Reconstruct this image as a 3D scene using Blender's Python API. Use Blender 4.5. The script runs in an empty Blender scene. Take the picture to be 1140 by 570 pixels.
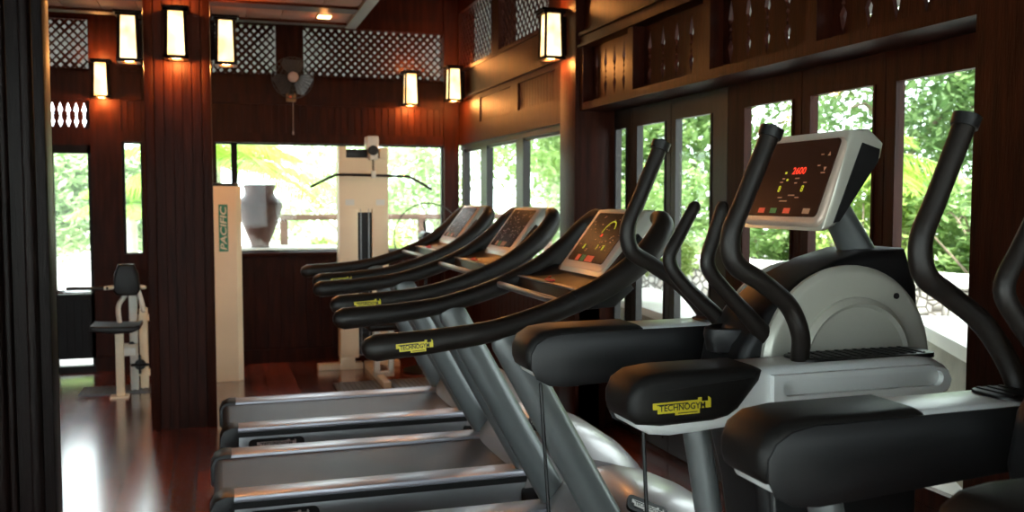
import bpy, bmesh, math, random
from mathutils import Vector, Matrix
R = math.radians
S = bpy.context.scene
C = S.collection
random.seed(7)
def V(*a): return Vector(a)

# ------------------------------------------------------------------ materials
def mat(name, col, rough=.5, metal=0., bump=0., bscale=40., var=0., vscale=6., stretch=(1,1,1), spec=.5, emit=None, estr=0., coat=0., trans=0.):
    m = bpy.data.materials.new(name); m.use_nodes = True
    nt = m.node_tree; b = nt.nodes['Principled BSDF']
    b.inputs['Base Color'].default_value = (*col, 1); b.inputs['Roughness'].default_value = rough
    b.inputs['Metallic'].default_value = metal; b.inputs['Specular IOR Level'].default_value = spec
    b.inputs['Coat Weight'].default_value = coat; b.inputs['Transmission Weight'].default_value = trans
    tc = nt.nodes.new('ShaderNodeTexCoord'); mp = nt.nodes.new('ShaderNodeMapping')
    mp.inputs['Scale'].default_value = stretch
    nt.links.new(tc.outputs['Object'], mp.inputs['Vector'])
    if var:
        n = nt.nodes.new('ShaderNodeTexNoise'); n.inputs['Scale'].default_value = vscale; n.inputs['Detail'].default_value = 5
        nt.links.new(mp.outputs[0], n.inputs['Vector'])
        r = nt.nodes.new('ShaderNodeValToRGB')
        r.color_ramp.elements[0].position = .3; r.color_ramp.elements[1].position = .7
        r.color_ramp.elements[0].color = (*[c*(1-var) for c in col], 1); r.color_ramp.elements[1].color = (*[min(1, c*(1+var)) for c in col], 1)
        nt.links.new(n.outputs[0], r.inputs[0]); nt.links.new(r.outputs[0], b.inputs['Base Color'])
    if bump:
        n2 = nt.nodes.new('ShaderNodeTexNoise'); n2.inputs['Scale'].default_value = bscale; n2.inputs['Detail'].default_value = 3
        nt.links.new(mp.outputs[0], n2.inputs['Vector'])
        bp = nt.nodes.new('ShaderNodeBump'); bp.inputs['Strength'].default_value = bump; bp.inputs['Distance'].default_value = .01
        nt.links.new(n2.outputs[0], bp.inputs['Height']); nt.links.new(bp.outputs[0], b.inputs['Normal'])
    if emit:
        b.inputs['Emission Color'].default_value = (*emit, 1); b.inputs['Emission Strength'].default_value = estr
    return m
M = {}
M['wood'] = mat('dark_red_wood', (.026,.0056,.0025), .45, spec=.08, bump=.15, bscale=30, var=.45, vscale=5, stretch=(6,6,.6))
M['woodh'] = mat('dark_red_wood_horizontal', (.028,.0060,.0026), .45, spec=.08, bump=.15, bscale=30, var=.45, vscale=5, stretch=(.6,.6,6))
M['wooddk'] = mat('blackened_wood', (.005,.0024,.002), .40, spec=.08, bump=.15, bscale=30, var=.35, vscale=5, stretch=(6,6,.6))
M['greywood'] = mat('greyish_stained_timber', (.014,.011,.0095), .38, spec=.3, bump=.1, bscale=30, var=.3, vscale=5, stretch=(6,6,.6))
M['ceil'] = mat('ceiling_boards', (.05,.017,.010), .5, var=.3, vscale=3, stretch=(8,.5,1))
M['rubber'] = mat('black_foam_grip', (.011,.0085,.007), .42, bump=.12, bscale=400, spec=.32)
M['plastic'] = mat('black_plastic', (.007,.007,.0075), .42, spec=.35, bump=.05, bscale=300)
M['softblk'] = mat('matt_black_boot', (.0075,.007,.0065), .48, spec=.24, bump=.08, bscale=350)
M['grey'] = mat('dark_grey_metal_paint', (.21,.215,.225), .36, metal=.55)
M['tube'] = mat('grey_tube_paint', (.125,.135,.135), .34, metal=.35)
M['silver'] = mat('silver_plastic', (.74,.77,.76), .33, metal=.2)
M['silver2'] = mat('pale_silver_shell', (.50,.50,.43), .3, metal=.3)
M['brushed'] = mat('brushed_aluminium_rail', (.36,.36,.40), .36, metal=.6, bump=.01, bscale=200, stretch=(1,30,1))
M['hood'] = mat('glossy_hood_paint', (.34,.32,.32), .34, metal=.5, coat=.2)
M['belt'] = mat('treadmill_belt', (.036,.041,.052), .44, spec=.25, bump=.25, bscale=900, var=.15, vscale=8)
M['chrome'] = mat('chrome', (.6,.6,.6), .18, metal=1)
M['cream'] = mat('cream_machine_paint', (.84,.66,.44), .4, var=.05, vscale=3)
M['creamw'] = mat('white_machine_paint', (.72,.68,.6), .4)
M['pad'] = mat('black_vinyl_pad', (.007,.005,.004), .38, spec=.2)
M['yellow'] = mat('yellow_badge', (.62,.52,.03), .45)
M['white'] = mat('white_badge_lettering', (.6,.58,.55), .5)
M['black'] = mat('black_lettering', (.01,.01,.01), .5)
M['green'] = mat('green_sign', (.02,.22,.13), .5)
M['signtxt'] = mat('cream_sign_lettering', (.75,.68,.5), .5)
M['panel'] = mat('console_screen_glass', (.035,.014,.010), .22, spec=.35)
M['bezel'] = mat('console_bezel_silver', (.56,.45,.36), .38, metal=.3)
M['red'] = mat('red_tag', (.65,.05,.03), .5)
M['ledred'] = mat('red_led_digits', (.3,.01,.01), .5, emit=(1,.05,.02), estr=1.2)
M['ledyel'] = mat('yellow_led_digits', (.3,.3,.01), .5, emit=(.75,.8,.05), estr=.55)
M['btnred'] = mat('red_button', (.7,.10,.05), .5, emit=(1,.12,.05), estr=.25)
M['btngrn'] = mat('green_button', (.10,.30,.10), .5)
M['print'] = mat('orange_console_print', (.55,.28,.16), .5)
M['dark'] = mat('dark_void_plastic', (.006,.006,.006), .6)
M['mat'] = mat('grey_ribbed_rubber', (.11,.11,.115), .5)
M['stone'] = mat('pale_coping_stone', (.72,.71,.66), .8, var=.08, vscale=3, bump=.2)
M['stucco'] = mat('weathered_stucco', (.30,.28,.23), .9, var=.3, vscale=2.5, bump=.3)
M['paving'] = mat('pale_paving', (.66,.65,.60), .8, var=.06, vscale=2, bump=.2)
M['trunk'] = mat('tree_bark', (.20,.15,.11), .85, var=.3, vscale=8, bump=.5)
M['ptrunk'] = mat('pale_tree_bark', (.55,.50,.43), .85, var=.15, vscale=8, bump=.4)
M['soil'] = mat('planting_soil', (.08,.06,.03), .95, var=.3)
M['railwood'] = mat('weathered_brown_rail', (.11,.06,.042), .6, var=.2)
M['urn'] = mat('glazed_brown_urn', (.105,.048,.040), .5, var=.45, vscale=4, spec=.25)
M['roof'] = mat('grey_roof_boards', (.13,.125,.12), .8, var=.15, stretch=(8,.5,1))
M['fang'] = mat('dark_wire_guard', (.03,.03,.03), .4, metal=.5)
M['blade'] = mat('smoky_fan_blade', (.05,.05,.055), .3)
M['fancap'] = mat('pale_fan_cap', (.42,.33,.30), .5)
M['ivory'] = mat('ivory_switch_box', (.28,.16,.06), .5)
M['meshgrey'] = mat('grey_insect_screen', (.40,.41,.42), .9)
M['tile'] = mat('ceiling_tile_clay', (.20,.062,.020), .6, var=.3, vscale=4)
M['beamgrey'] = mat('grey_metal_ceiling_beam', (.07,.065,.065), .45, metal=.3)
M['whitewall'] = mat('white_garden_wall', (.78,.76,.7), .8, var=.05)

def glass():
    m = bpy.data.materials.new('window_glass'); m.use_nodes = True; nt = m.node_tree; nt.nodes.clear()
    o = nt.nodes.new('ShaderNodeOutputMaterial'); mx = nt.nodes.new('ShaderNodeMixShader'); t = nt.nodes.new('ShaderNodeBsdfTransparent'); g = nt.nodes.new('ShaderNodeBsdfGlossy')
    lw = nt.nodes.new('ShaderNodeLayerWeight'); lw.inputs[0].default_value = .5; pw = nt.nodes.new('ShaderNodeMath'); pw.operation = 'POWER'; pw.inputs[1].default_value = 4
    f = nt.nodes.new('ShaderNodeMath'); f.operation = 'MULTIPLY_ADD'; f.inputs[1].default_value = .35; f.inputs[2].default_value = .015
    nt.links.new(lw.outputs['Facing'], pw.inputs[0]); nt.links.new(pw.outputs[0], f.inputs[0]); g.inputs['Roughness'].default_value = .03
    t.inputs[0].default_value = (.95,.98,.96,1)
    nt.links.new(f.outputs[0], mx.inputs[0]); nt.links.new(t.outputs[0], mx.inputs[1]); nt.links.new(g.outputs[0], mx.inputs[2]); nt.links.new(mx.outputs[0], o.inputs[0])
    return m
M['glass'] = glass()
def paper():
    m = mat('lantern_paper', (.9,.75,.5), .7, emit=(1,.62,.26), estr=2.7); nt = m.node_tree; b = nt.nodes['Principled BSDF']
    tc = nt.nodes.new('ShaderNodeTexCoord'); n = nt.nodes.new('ShaderNodeTexNoise'); n.inputs['Scale'].default_value = 9; n.inputs['Detail'].default_value = 1
    r = nt.nodes.new('ShaderNodeValToRGB'); r.color_ramp.elements[0].position = .35; r.color_ramp.elements[0].color = (1,.52,.15,1); r.color_ramp.elements[1].position = .6; r.color_ramp.elements[1].color = (1,.74,.38,1)
    nt.links.new(tc.outputs['Object'], n.inputs[0]); nt.links.new(n.outputs[0], r.inputs[0]); nt.links.new(r.outputs[0], b.inputs['Emission Color'])
    return m
M['paper'] = paper()
def floor_mat():
    m = bpy.data.materials.new('polished_red_floorboards'); m.use_nodes = True; nt = m.node_tree; b = nt.nodes['Principled BSDF']
    tc = nt.nodes.new('ShaderNodeTexCoord'); mp = nt.nodes.new('ShaderNodeMapping'); mp.inputs['Rotation'].default_value = (0,0,R(90))
    br = nt.nodes.new('ShaderNodeTexBrick'); br.inputs['Scale'].default_value = 1
    br.inputs['Brick Width'].default_value = 2.6; br.inputs['Row Height'].default_value = .12; br.inputs['Mortar Size'].default_value = .006
    br.inputs['Color1'].default_value = (.38,.075,.042,1); br.inputs['Color2'].default_value = (.10,.022,.014,1); br.inputs['Mortar'].default_value = (.005,.003,.003,1); br.offset = .37
    n = nt.nodes.new('ShaderNodeTexNoise'); n.inputs['Scale'].default_value = 3; n.inputs['Detail'].default_value = 6
    mp2 = nt.nodes.new('ShaderNodeMapping'); mp2.inputs['Scale'].default_value = (9,.7,1)
    nt.links.new(tc.outputs['Object'], mp.inputs[0]); nt.links.new(mp.outputs[0], br.inputs[0]); nt.links.new(tc.outputs['Object'], mp2.inputs[0]); nt.links.new(mp2.outputs[0], n.inputs[0])
    mx = nt.nodes.new('ShaderNodeMixRGB'); mx.blend_type = 'MULTIPLY'; mx.inputs[0].default_value = .3
    nt.links.new(br.outputs[0], mx.inputs[1]); nt.links.new(n.outputs[0], mx.inputs[2]); nt.links.new(mx.outputs[0], b.inputs['Base Color'])
    n3 = nt.nodes.new('ShaderNodeTexNoise'); n3.inputs['Scale'].default_value = 2.2; n3.inputs['Detail'].default_value = 4
    nt.links.new(tc.outputs['Object'], n3.inputs[0])
    mr = nt.nodes.new('ShaderNodeMapRange'); mr.inputs[3].default_value = .20; mr.inputs[4].default_value = .28
    nt.links.new(n3.outputs[0], mr.inputs[0]); nt.links.new(mr.outputs[0], b.inputs['Roughness'])
    bp = nt.nodes.new('ShaderNodeBump'); bp.inputs['Strength'].default_value = .25; bp.inputs['Distance'].default_value = .004
    nt.links.new(br.outputs['Fac'], bp.inputs['Height']); bp.invert = True; nt.links.new(bp.outputs[0], b.inputs['Normal'])
    b.inputs['Coat Weight'].default_value = 1; b.inputs['Coat IOR'].default_value = 1.75; b.inputs['Specular IOR Level'].default_value = .7; b.inputs['Coat Roughness'].default_value = .18
    return m
M['floor'] = floor_mat()
def leaf_mat(name, c1, c2, tr=.45):
    m = bpy.data.materials.new(name); m.use_nodes = True; nt = m.node_tree; nt.nodes.clear()
    o = nt.nodes.new('ShaderNodeOutputMaterial'); d = nt.nodes.new('ShaderNodeBsdfDiffuse'); t = nt.nodes.new('ShaderNodeBsdfTranslucent'); mx = nt.nodes.new('ShaderNodeMixShader'); mx.inputs[0].default_value = tr
    g = nt.nodes.new('ShaderNodeBsdfGlossy'); g.inputs['Roughness'].default_value = .35; m2 = nt.nodes.new('ShaderNodeMixShader'); m2.inputs[0].default_value = .06
    ge = nt.nodes.new('ShaderNodeNewGeometry'); r = nt.nodes.new('ShaderNodeValToRGB')
    r.color_ramp.elements[0].color = (*c1,1); r.color_ramp.elements[1].color = (*c2,1)
    nt.links.new(ge.outputs['Random Per Island'], r.inputs[0])
    for k in (d, t): nt.links.new(r.outputs[0], k.inputs[0])
    nt.links.new(d.outputs[0], mx.inputs[1]); nt.links.new(t.outputs[0], mx.inputs[2]); nt.links.new(mx.outputs[0], m2.inputs[1]); nt.links.new(g.outputs[0], m2.inputs[2]); nt.links.new(m2.outputs[0], o.inputs[0])
    return m
M['leaf_dk'] = leaf_mat('deep_green_leaves', (.12,.22,.08), (.27,.40,.16))
M['leaf_mid'] = leaf_mat('mid_green_leaves', (.17,.29,.10), (.38,.52,.20))
M['leaf_lt'] = leaf_mat('yellow_green_leaves', (.30,.44,.11), (.60,.68,.28))
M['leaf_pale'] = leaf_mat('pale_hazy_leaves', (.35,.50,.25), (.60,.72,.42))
M['palm'] = leaf_mat('palm_leaflets', (.28,.50,.06), (.50,.68,.14), .55)
M['redleaf'] = leaf_mat('pink_red_young_leaves', (.70,.16,.12), (.8,.42,.28))
def pebble():
    m = bpy.data.materials.new('white_pebble_cladding'); m.use_nodes = True; nt = m.node_tree; b = nt.nodes['Principled BSDF']
    tc = nt.nodes.new('ShaderNodeTexCoord'); v = nt.nodes.new('ShaderNodeTexVoronoi'); v.inputs['Scale'].default_value = 13
    v2 = nt.nodes.new('ShaderNodeTexVoronoi'); v2.feature = 'DISTANCE_TO_EDGE'; v2.inputs['Scale'].default_value = 13
    r = nt.nodes.new('ShaderNodeValToRGB'); r.color_ramp.elements[0].color = (.42,.36,.32,1); r.color_ramp.elements[1].color = (.80,.78,.74,1)
    r2 = nt.nodes.new('ShaderNodeValToRGB'); r2.color_ramp.elements[0].position = .0; r2.color_ramp.elements[0].color = (.12,.10,.09,1); r2.color_ramp.elements[1].position = .16; r2.color_ramp.elements[1].color = (1,1,1,1)
    mx = nt.nodes.new('ShaderNodeMixRGB'); mx.blend_type = 'MULTIPLY'; mx.inputs[0].default_value = 1
    for k in (v, v2): nt.links.new(tc.outputs['Object'], k.inputs[0])
    nt.links.new(v.outputs['Color'], r.inputs[0]); nt.links.new(v2.outputs[0], r2.inputs[0]); nt.links.new(r.outputs[0], mx.inputs[1]); nt.links.new(r2.outputs[0], mx.inputs[2]); nt.links.new(mx.outputs[0], b.inputs['Base Color'])
    b.inputs['Roughness'].default_value = .75
    bp = nt.nodes.new('ShaderNodeBump'); bp.inputs['Strength'].default_value = .8; bp.inputs['Distance'].default_value = .03; nt.links.new(r2.outputs[0], bp.inputs['Height']); nt.links.new(bp.outputs[0], b.inputs['Normal'])
    return m
M['pebble'] = pebble()

# ------------------------------------------------------------------ mesh builder
def catmull(pts, n=6):
    P = [Vector(p) for p in pts]
    if len(P) < 3 or n <= 1: return P
    out = []
    Q = [P[0]*2-P[1]] + P + [P[-1]*2-P[-2]]
    for i in range(1, len(Q)-2):
        for k in range(n):
            t = k/n; a, b, c, d = Q[i-1], Q[i], Q[i+1], Q[i+2]
            out.append(.5*((2*b)+(c-a)*t+(2*a-5*b+4*c-d)*t*t+(3*b-a-3*c+d)*t*t*t))
    out.append(P[-1]); return out
class MB:
    def __init__(s): s.v = []; s.f = []; s.mi = []; s.sm = []
    def add(s, vs, fs, mi=0, smooth=False, T=None):
        o = len(s.v)
        for v in vs:
            v = Vector(v); s.v.append(T @ v if T else v)
        for f in fs: s.f.append([o+i for i in f]); s.mi.append(mi); s.sm.append(smooth)
        return s
    def bm(s, b, mi=0, smooth=False, T=None):
        b.verts.index_update(); b.verts.ensure_lookup_table()
        s.add([v.co.copy() for v in b.verts], [[v.index for v in f.verts] for f in b.faces], mi, smooth, T); b.free(); return s
    def box(s, x0, x1, y0, y1, z0, z1, mi=0, bev=0., T=None, seg=2):
        x0, x1 = sorted((x0, x1)); y0, y1 = sorted((y0, y1)); z0, z1 = sorted((z0, z1))
        vs = [(x,y,z) for x in (x0,x1) for y in (y0,y1) for z in (z0,z1)]
        fs = [(0,1,3,2),(4,6,7,5),(0,4,5,1),(2,3,7,6),(0,2,6,4),(1,5,7,3)]
        if bev <= 0: return s.add(vs, fs, mi, False, T)
        b = bmesh.new(); w = [b.verts.new(v) for v in vs]
        for f in fs: b.faces.new([w[i] for i in f])
        bmesh.ops.bevel(b, geom=b.edges[:], offset=bev, segments=seg, profile=.5, affect='EDGES')
        return s.bm(b, mi, True, T)
    def prism(s, poly, a0, a1, axis='y', mi=0, bev=0., T=None, seg=2, smooth=None):
        # poly in the plane of the two other axes: 'y' -> (x,z), 'x' -> (y,z), 'z' -> (x,y)
        def P(p, a): return {'y': (p[0],a,p[1]), 'x': (a,p[0],p[1]), 'z': (p[0],p[1],a)}[axis]
        b = bmesh.new(); A = [b.verts.new(P(p,a0)) for p in poly]; B = [b.verts.new(P(p,a1)) for p in poly]; n = len(poly)
        fa = b.faces.new(A); fb = b.faces.new(B[::-1])
        for i in range(n): b.faces.new((A[i], B[i], B[(i+1)%n], A[(i+1)%n]))
        bmesh.ops.recalc_face_normals(b, faces=b.faces[:])
        if bev > 0:
            es = list({e for f in (fa, fb) for e in f.edges})
            bmesh.ops.bevel(b, geom=es, offset=bev, segments=seg, profile=.5, affect='EDGES')
        return s.bm(b, mi, (bev > 0) if smooth is None else smooth, T)
    def holes(s, outer, hs, a0, a1, axis='y', mi=0, mih=None, T=None, closed=False):
        # plate with holes; closed=True gives the holes a bottom (a recess)
        def P(p, a): return Vector({'y': (p[0],a,p[1]), 'x': (a,p[0],p[1]), 'z': (p[0],p[1],a)}[axis])
        for a, top in ((a0, 1), (a1, 0)):
            b = bmesh.new(); es = []
            for loop in [outer] + ([] if (closed and not top) else hs):
                vs = [b.verts.new(P(p,a)) for p in loop]
                es += [b.edges.new((vs[i], vs[(i+1)%len(vs)])) for i in range(len(vs))]
            bmesh.ops.triangle_fill(b, use_beauty=True, use_dissolve=False, edges=es)
            s.bm(b, mi, False, T)
        for loop in [outer] + hs:
            n = len(loop); vs = [P(p,a0) for p in loop] + [P(p,a1) for p in loop]
            s.add(vs, [(i, (i+1)%n, n+(i+1)%n, n+i) for i in range(n)], mi if (mih is None or loop is outer) else mih, False, T)
        return s
    def tube(s, pts, r, n=14, sm=6, mi=0, T=None, flat=None, cap=True, up=None):
        P = catmull(pts, sm); L = len(P)
        if not hasattr(r, '__len__'): r = [r]*len(pts)
        rr = [x.x for x in catmull([(a,0,0) for a in r], sm)] if len(r) > 2 and sm > 1 else [r[0]+(r[-1]-r[0])*i/(L-1) for i in range(L)]
        if len(pts) == 2: rr = [r[0]+(r[-1]-r[0])*i/(L-1) for i in range(L)]
        ts = [(P[min(i+1,L-1)]-P[max(i-1,0)]).normalized() for i in range(L)]
        u = Vector(up) if up else (Vector((0,1,0)) if abs(ts[0].y) < .8 else Vector((0,0,1)))
        rings = []; Ps = []; 
        if cap:
            for k, a in ((0, 15), (0, 45)): Ps.append((P[0]-ts[0]*rr[0]*math.cos(R(a)), ts[0], rr[0]*math.sin(R(a))))
        for i in range(L): Ps.append((P[i], ts[i], rr[i]))
        if cap:
            for a in (45, 15): Ps.append((P[-1]+ts[-1]*rr[-1]*math.cos(R(a)), ts[-1], rr[-1]*math.sin(R(a))))
        vs = []
        for p, t, q in Ps:
            u = (u - t*u.dot(t)).normalized(); w = t.cross(u)
            fa, fb = flat if flat else (1, 1)
            vs += [p + u*q*fa*math.cos(2*math.pi*k/n) + w*q*fb*math.sin(2*math.pi*k/n) for k in range(n)]
        m = len(Ps)
        fs = [(i*n+k, i*n+(k+1)%n, (i+1)*n+(k+1)%n, (i+1)*n+k) for i in range(m-1) for k in range(n)]
        fs += [list(range(n))[::-1], [(m-1)*n+k for k in range(n)]]
        return s.add(vs, fs, mi, True, T)
    def lathe(s, prof, n=32, mi=0, T=None, axis='z'):
        vs = []
        for r, h in prof:
            for k in range(n):
                a = 2*math.pi*k/n; x, y = r*math.cos(a), r*math.sin(a)
                vs.append({'z': (x,y,h), 'y': (x,h,y), 'x': (h,x,y)}[axis])
        fs = [(i*n+k, i*n+(k+1)%n, (i+1)*n+(k+1)%n, (i+1)*n+k) for i in range(len(prof)-1) for k in range(n)]
        fs += [list(range(n)), [(len(prof)-1)*n+k for k in range(n)]]
        return s.add(vs, fs, mi, True, T)
    def text(s, txt, T, size, mi=0, width=None, th=.0):
        vs, fs = text_mesh(txt)
        xs = [v[0] for v in vs]; ys = [v[1] for v in vs]; w = max(xs)-min(xs); h = max(ys)-min(ys); cx = (max(xs)+min(xs))/2; cy = (max(ys)+min(ys))/2
        sy = size/h; sx = (width/w) if width else sy
        return s.add([((v[0]-cx)*sx, (v[1]-cy)*sy, th) for v in vs], fs, mi, False, T)
    def build(s, name, mats, parent=None, kind=None, auto=True):
        me = bpy.data.meshes.new(name); me.from_pydata([tuple(v) for v in s.v], [], s.f)
        for m in (mats if isinstance(mats, (list, tuple)) else [mats]): me.materials.append(M[m] if isinstance(m, str) else m)
        me.polygons.foreach_set('material_index', s.mi); me.polygons.foreach_set('use_smooth', s.sm); me.update()
        b = bmesh.new(); b.from_mesh(me); bmesh.ops.remove_doubles(b, verts=b.verts[:], dist=1e-5) if len(me.vertices) < 20000 else None
        bmesh.ops.recalc_face_normals(b, faces=b.faces[:]) if len(me.vertices) < 20000 else None
        if any(s.sm):
            for e in b.edges:
                if len(e.link_faces) == 2 and e.calc_face_angle(0) > R(38): e.smooth = False
        b.to_mesh(me); b.free()
        o = bpy.data.objects.new(name, me); C.objects.link(o)
        if parent: o.parent = parent
        if kind: o['kind'] = kind
        return o
_tc = {}
def text_mesh(t):
    if t not in _tc:
        cu = bpy.data.curves.new('lettering', 'FONT'); cu.body = t; cu.offset = .022; ob = bpy.data.objects.new('lettering', cu); C.objects.link(ob)
        dg = bpy.context.evaluated_depsgraph_get(); me = bpy.data.meshes.new_from_object(ob.evaluated_get(dg))
        _tc[t] = ([tuple(v.co) for v in me.vertices], [list(p.vertices) for p in me.polygons])
        bpy.data.objects.remove(ob); bpy.data.curves.remove(cu); bpy.data.meshes.remove(me)
    return _tc[t]
def frame(o, ux, uy):
    ux = Vector(ux).normalized(); uy = Vector(uy); uy = (uy-ux*uy.dot(ux)).normalized(); n = ux.cross(uy)
    return Matrix(((ux.x,uy.x,n.x,o[0]),(ux.y,uy.y,n.y,o[1]),(ux.z,uy.z,n.z,o[2]),(0,0,0,1)))
def thing(name, label, cat, loc=(0,0,0), rz=0, group=None):
    o = bpy.data.objects.new(name, None); C.objects.link(o); o.location = loc; o.rotation_euler.z = rz; o.empty_display_size = .1
    tag(o, label, cat, group); return o
def tag(o, label, cat, group=None):
    o['label'] = label; o['category'] = cat
    if group: o['group'] = group
    return o
def struct(name, mb, m, parent=None): return mb.build(name, m, parent, None if parent else 'structure')
def copy_tree(o, parent=None):
    c = o.copy(); C.objects.link(c)
    if parent: c.parent = parent
    for ch in list(o.children): copy_tree(ch, c)
    return c
def rrect(x0, x1, z0, z1, r, n=5):
    out = []
    for cx, cz, a0 in ((x1-r, z1-r, 0), (x0+r, z1-r, 90), (x0+r, z0+r, 180), (x1-r, z0+r, 270)):
        for k in range(n+1): a = R(a0+90*k/n); out.append((cx+r*math.cos(a), cz+r*math.sin(a)))
    return out

# ------------------------------------------------------------------ room shell
XW = 2.17; YB = 8.5; XL = -3.6; YN = -2.6; CEIL = 3.45
struct('floor', MB().box(XL, 2.46, YN, YB+.14, -.12, 0), 'floor')
cm = MB()
x = XL
while x < 2.4: cm.box(x, min(x+.148, 2.5), YN, YB+.14, CEIL, CEIL+.05); x += .15
struct('ceiling', cm.box(XL, 2.5, YN, YB+.14, CEIL+.05, CEIL+.07), 'ceil')

def planks_x(mb, x0, x1, y, z0, z1, w=.075, d=.012, gap=.006, mi=0):   # vertical boards on a wall facing -y, front face at y
    n = max(1, round((x1-x0)/w)); w = (x1-x0)/n
    for i in range(n): mb.box(x0+i*w+gap/2, x0+(i+1)*w-gap/2, y, y+d, z0, z1, mi)
def planks_y(mb, y0, y1, x, z0, z1, w=.075, d=.012, gap=.006, mi=0):   # boards on a wall facing -x, front face at x
    n = max(1, round((y1-y0)/w)); w = (y1-y0)/n
    for i in range(n): mb.box(x, x+d, y0+i*w+gap/2, y0+(i+1)*w-gap/2, z0, z1, mi)

# back wall (y = 8.5)
wb = MB()
wb.box(XL, -1.30, YB, YB+.12, 0, CEIL)                       # blind part to the left of the garden door
wb.box(-.98, 2.17, YB+.02, YB+.12, 0, .96)                   # wainscot backing
planks_x(wb, -.78, -.02, YB+.005, .12, .86); planks_x(wb, -.02, 2.12, YB+.005, .12, .86, .11)
wb.box(-.98, 2.17, YB-.005, YB+.02, .86, .95); wb.box(-.98, .0, YB-.004, YB+.12, .945, .99); wb.box(-.98, 2.17, YB-.01, YB+.02, 0, .12)
wb.box(-.98, -.74, YB, YB+.12, .95, 3.02)                    # post between door and slim window
wb.box(-.58, .0, YB, YB+.12, .95, 3.02)                      # behind the big column
wb.box(.0, 2.17, YB+.02, YB+.12, 1.95, 2.53); wb.box(-.74, -.58, YB+.02, YB+.12, 1.94, 3.02)
planks_x(wb, .0, 2.12, YB+.008, 2.03, 2.28, .06); planks_x(wb, -.74, -.58, YB+.008, 2.03, 2.28, .06)
wb.box(.0, 2.17, YB-.012, YB+.02, 1.945, 2.03); wb.box(.0, 2.17, YB-.012, YB+.02, 2.28, 2.36); wb.box(.0, 2.17, YB, YB+.02, 2.36, 2.53)
wb.box(-.74, -.58, YB-.012, YB+.02, 1.935, 2.03); wb.box(-.74,-.58, YB-.012, YB+.02, 2.28, 2.5)
wb.box(.0, 2.17, YB-.015, YB+.12, 2.97, 3.08); wb.box(XL, 2.17, YB-.005, YB+.12, 3.05, CEIL)
wb.box(-1.30, -.98, YB, YB+.12, 1.90, 2.03); wb.box(-1.30, -.98, YB, YB+.12, 2.27, 2.52); wb.box(-1.30, -.98, YB, YB+.12, 2.94, 3.05)
wb.box(.53, .765, YB-.01, YB+.12, 2.5, 3.02)                 # board behind the wall fan
wb.box(2.03, 2.17, YB-.03, YB+.12, 0, CEIL)                  # corner post
struct('wall_back', wb, 'wood')
struct('trim_1', MB().box(.0, 2.04, YB-.05, YB+.10, .95, .985, bev=.006), 'woodh')  # sill

def window(name, x0, x1, z0, z1, y, bars=(), fw=.03, m='wooddk'):
    f = MB(); f.box(x0, x1, y, y+.06, z1-fw*.5, z1); f.box(x0, x1, y, y+.06, z0, z0+fw*.4)
    f.box(x0, x0+fw*.6, y, y+.06, z0, z1); f.box(x1-fw*.6, x1, y, y+.06, z0, z1)
    for b in bars: f.box(b-.026, b+.026, y, y+.06, z0, z1)
    o = struct(name, f, m); MB().box(x0+.005, x1-.005, y+.03, y+.034, z0+.005, z1-.005).build('glass_pane', 'glass', o); return o
window('window_1', .0, 2.035, .985, 1.945, YB+.03, (.165,))
window('window_2', -.74, -.58, .985, 1.935, YB+.03)
# garden door, back left
d = MB(); d.box(-1.30, -1.265, YB, YB+.06, .02, 1.90); d.box(-1.005, -.98, YB, YB+.06, .02, 1.90)
d.box(-1.30, -.98, YB, YB+.06, 1.83, 1.90); d.box(-1.30, -.98, YB, YB+.06, .115, .66); d.box(-1.30, -.98, YB-.01, YB+.07, 0, .055)
planks_x(d, -1.25, -1.02, YB-.008, .16, .62, .06)
d1 = struct('door_1', d, 'wooddk')
MB().box(-1.27, -1.0, YB+.03, YB+.034, .655, 1.835).build('glass_pane', 'glass', d1)
MB().box(-1.265, -1.005, YB-.012, YB, .665, .70, bev=.003).build('door_handle', 'chrome', d1)['label'] = 'pale metal bar across the bottom of the glass'

def spindle(y, z0, z1, k=1.0):
    P = [(0,.0),(.07,.004),(.16,.012),(.26,.019),(.33,.008),(.36,.003),(.40,.011),(.44,.003),(.48,.003),(.52,.012),(.56,.003),(.60,.008),(.68,.020),(.78,.014),(.90,.006),(1,.0)]
    L = [(y+w*k, z0+(z1-z0)*t) for t, w in P]; Rr = [(y-w*k, z0+(z1-z0)*t) for t, w in P[1:-1]][::-1]
    return L+Rr
# fretwork above the garden door
f = MB(); f.holes([(-1.30,2.03),(-.98,2.03),(-.98,2.27),(-1.30,2.27)], [spindle(xx, 2.045, 2.255, .95) for xx in (-1.265,-1.205,-1.145,-1.085,-1.025)], YB+.03, YB+.045, 'y')
struct('trim_2', f, 'wood')

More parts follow.
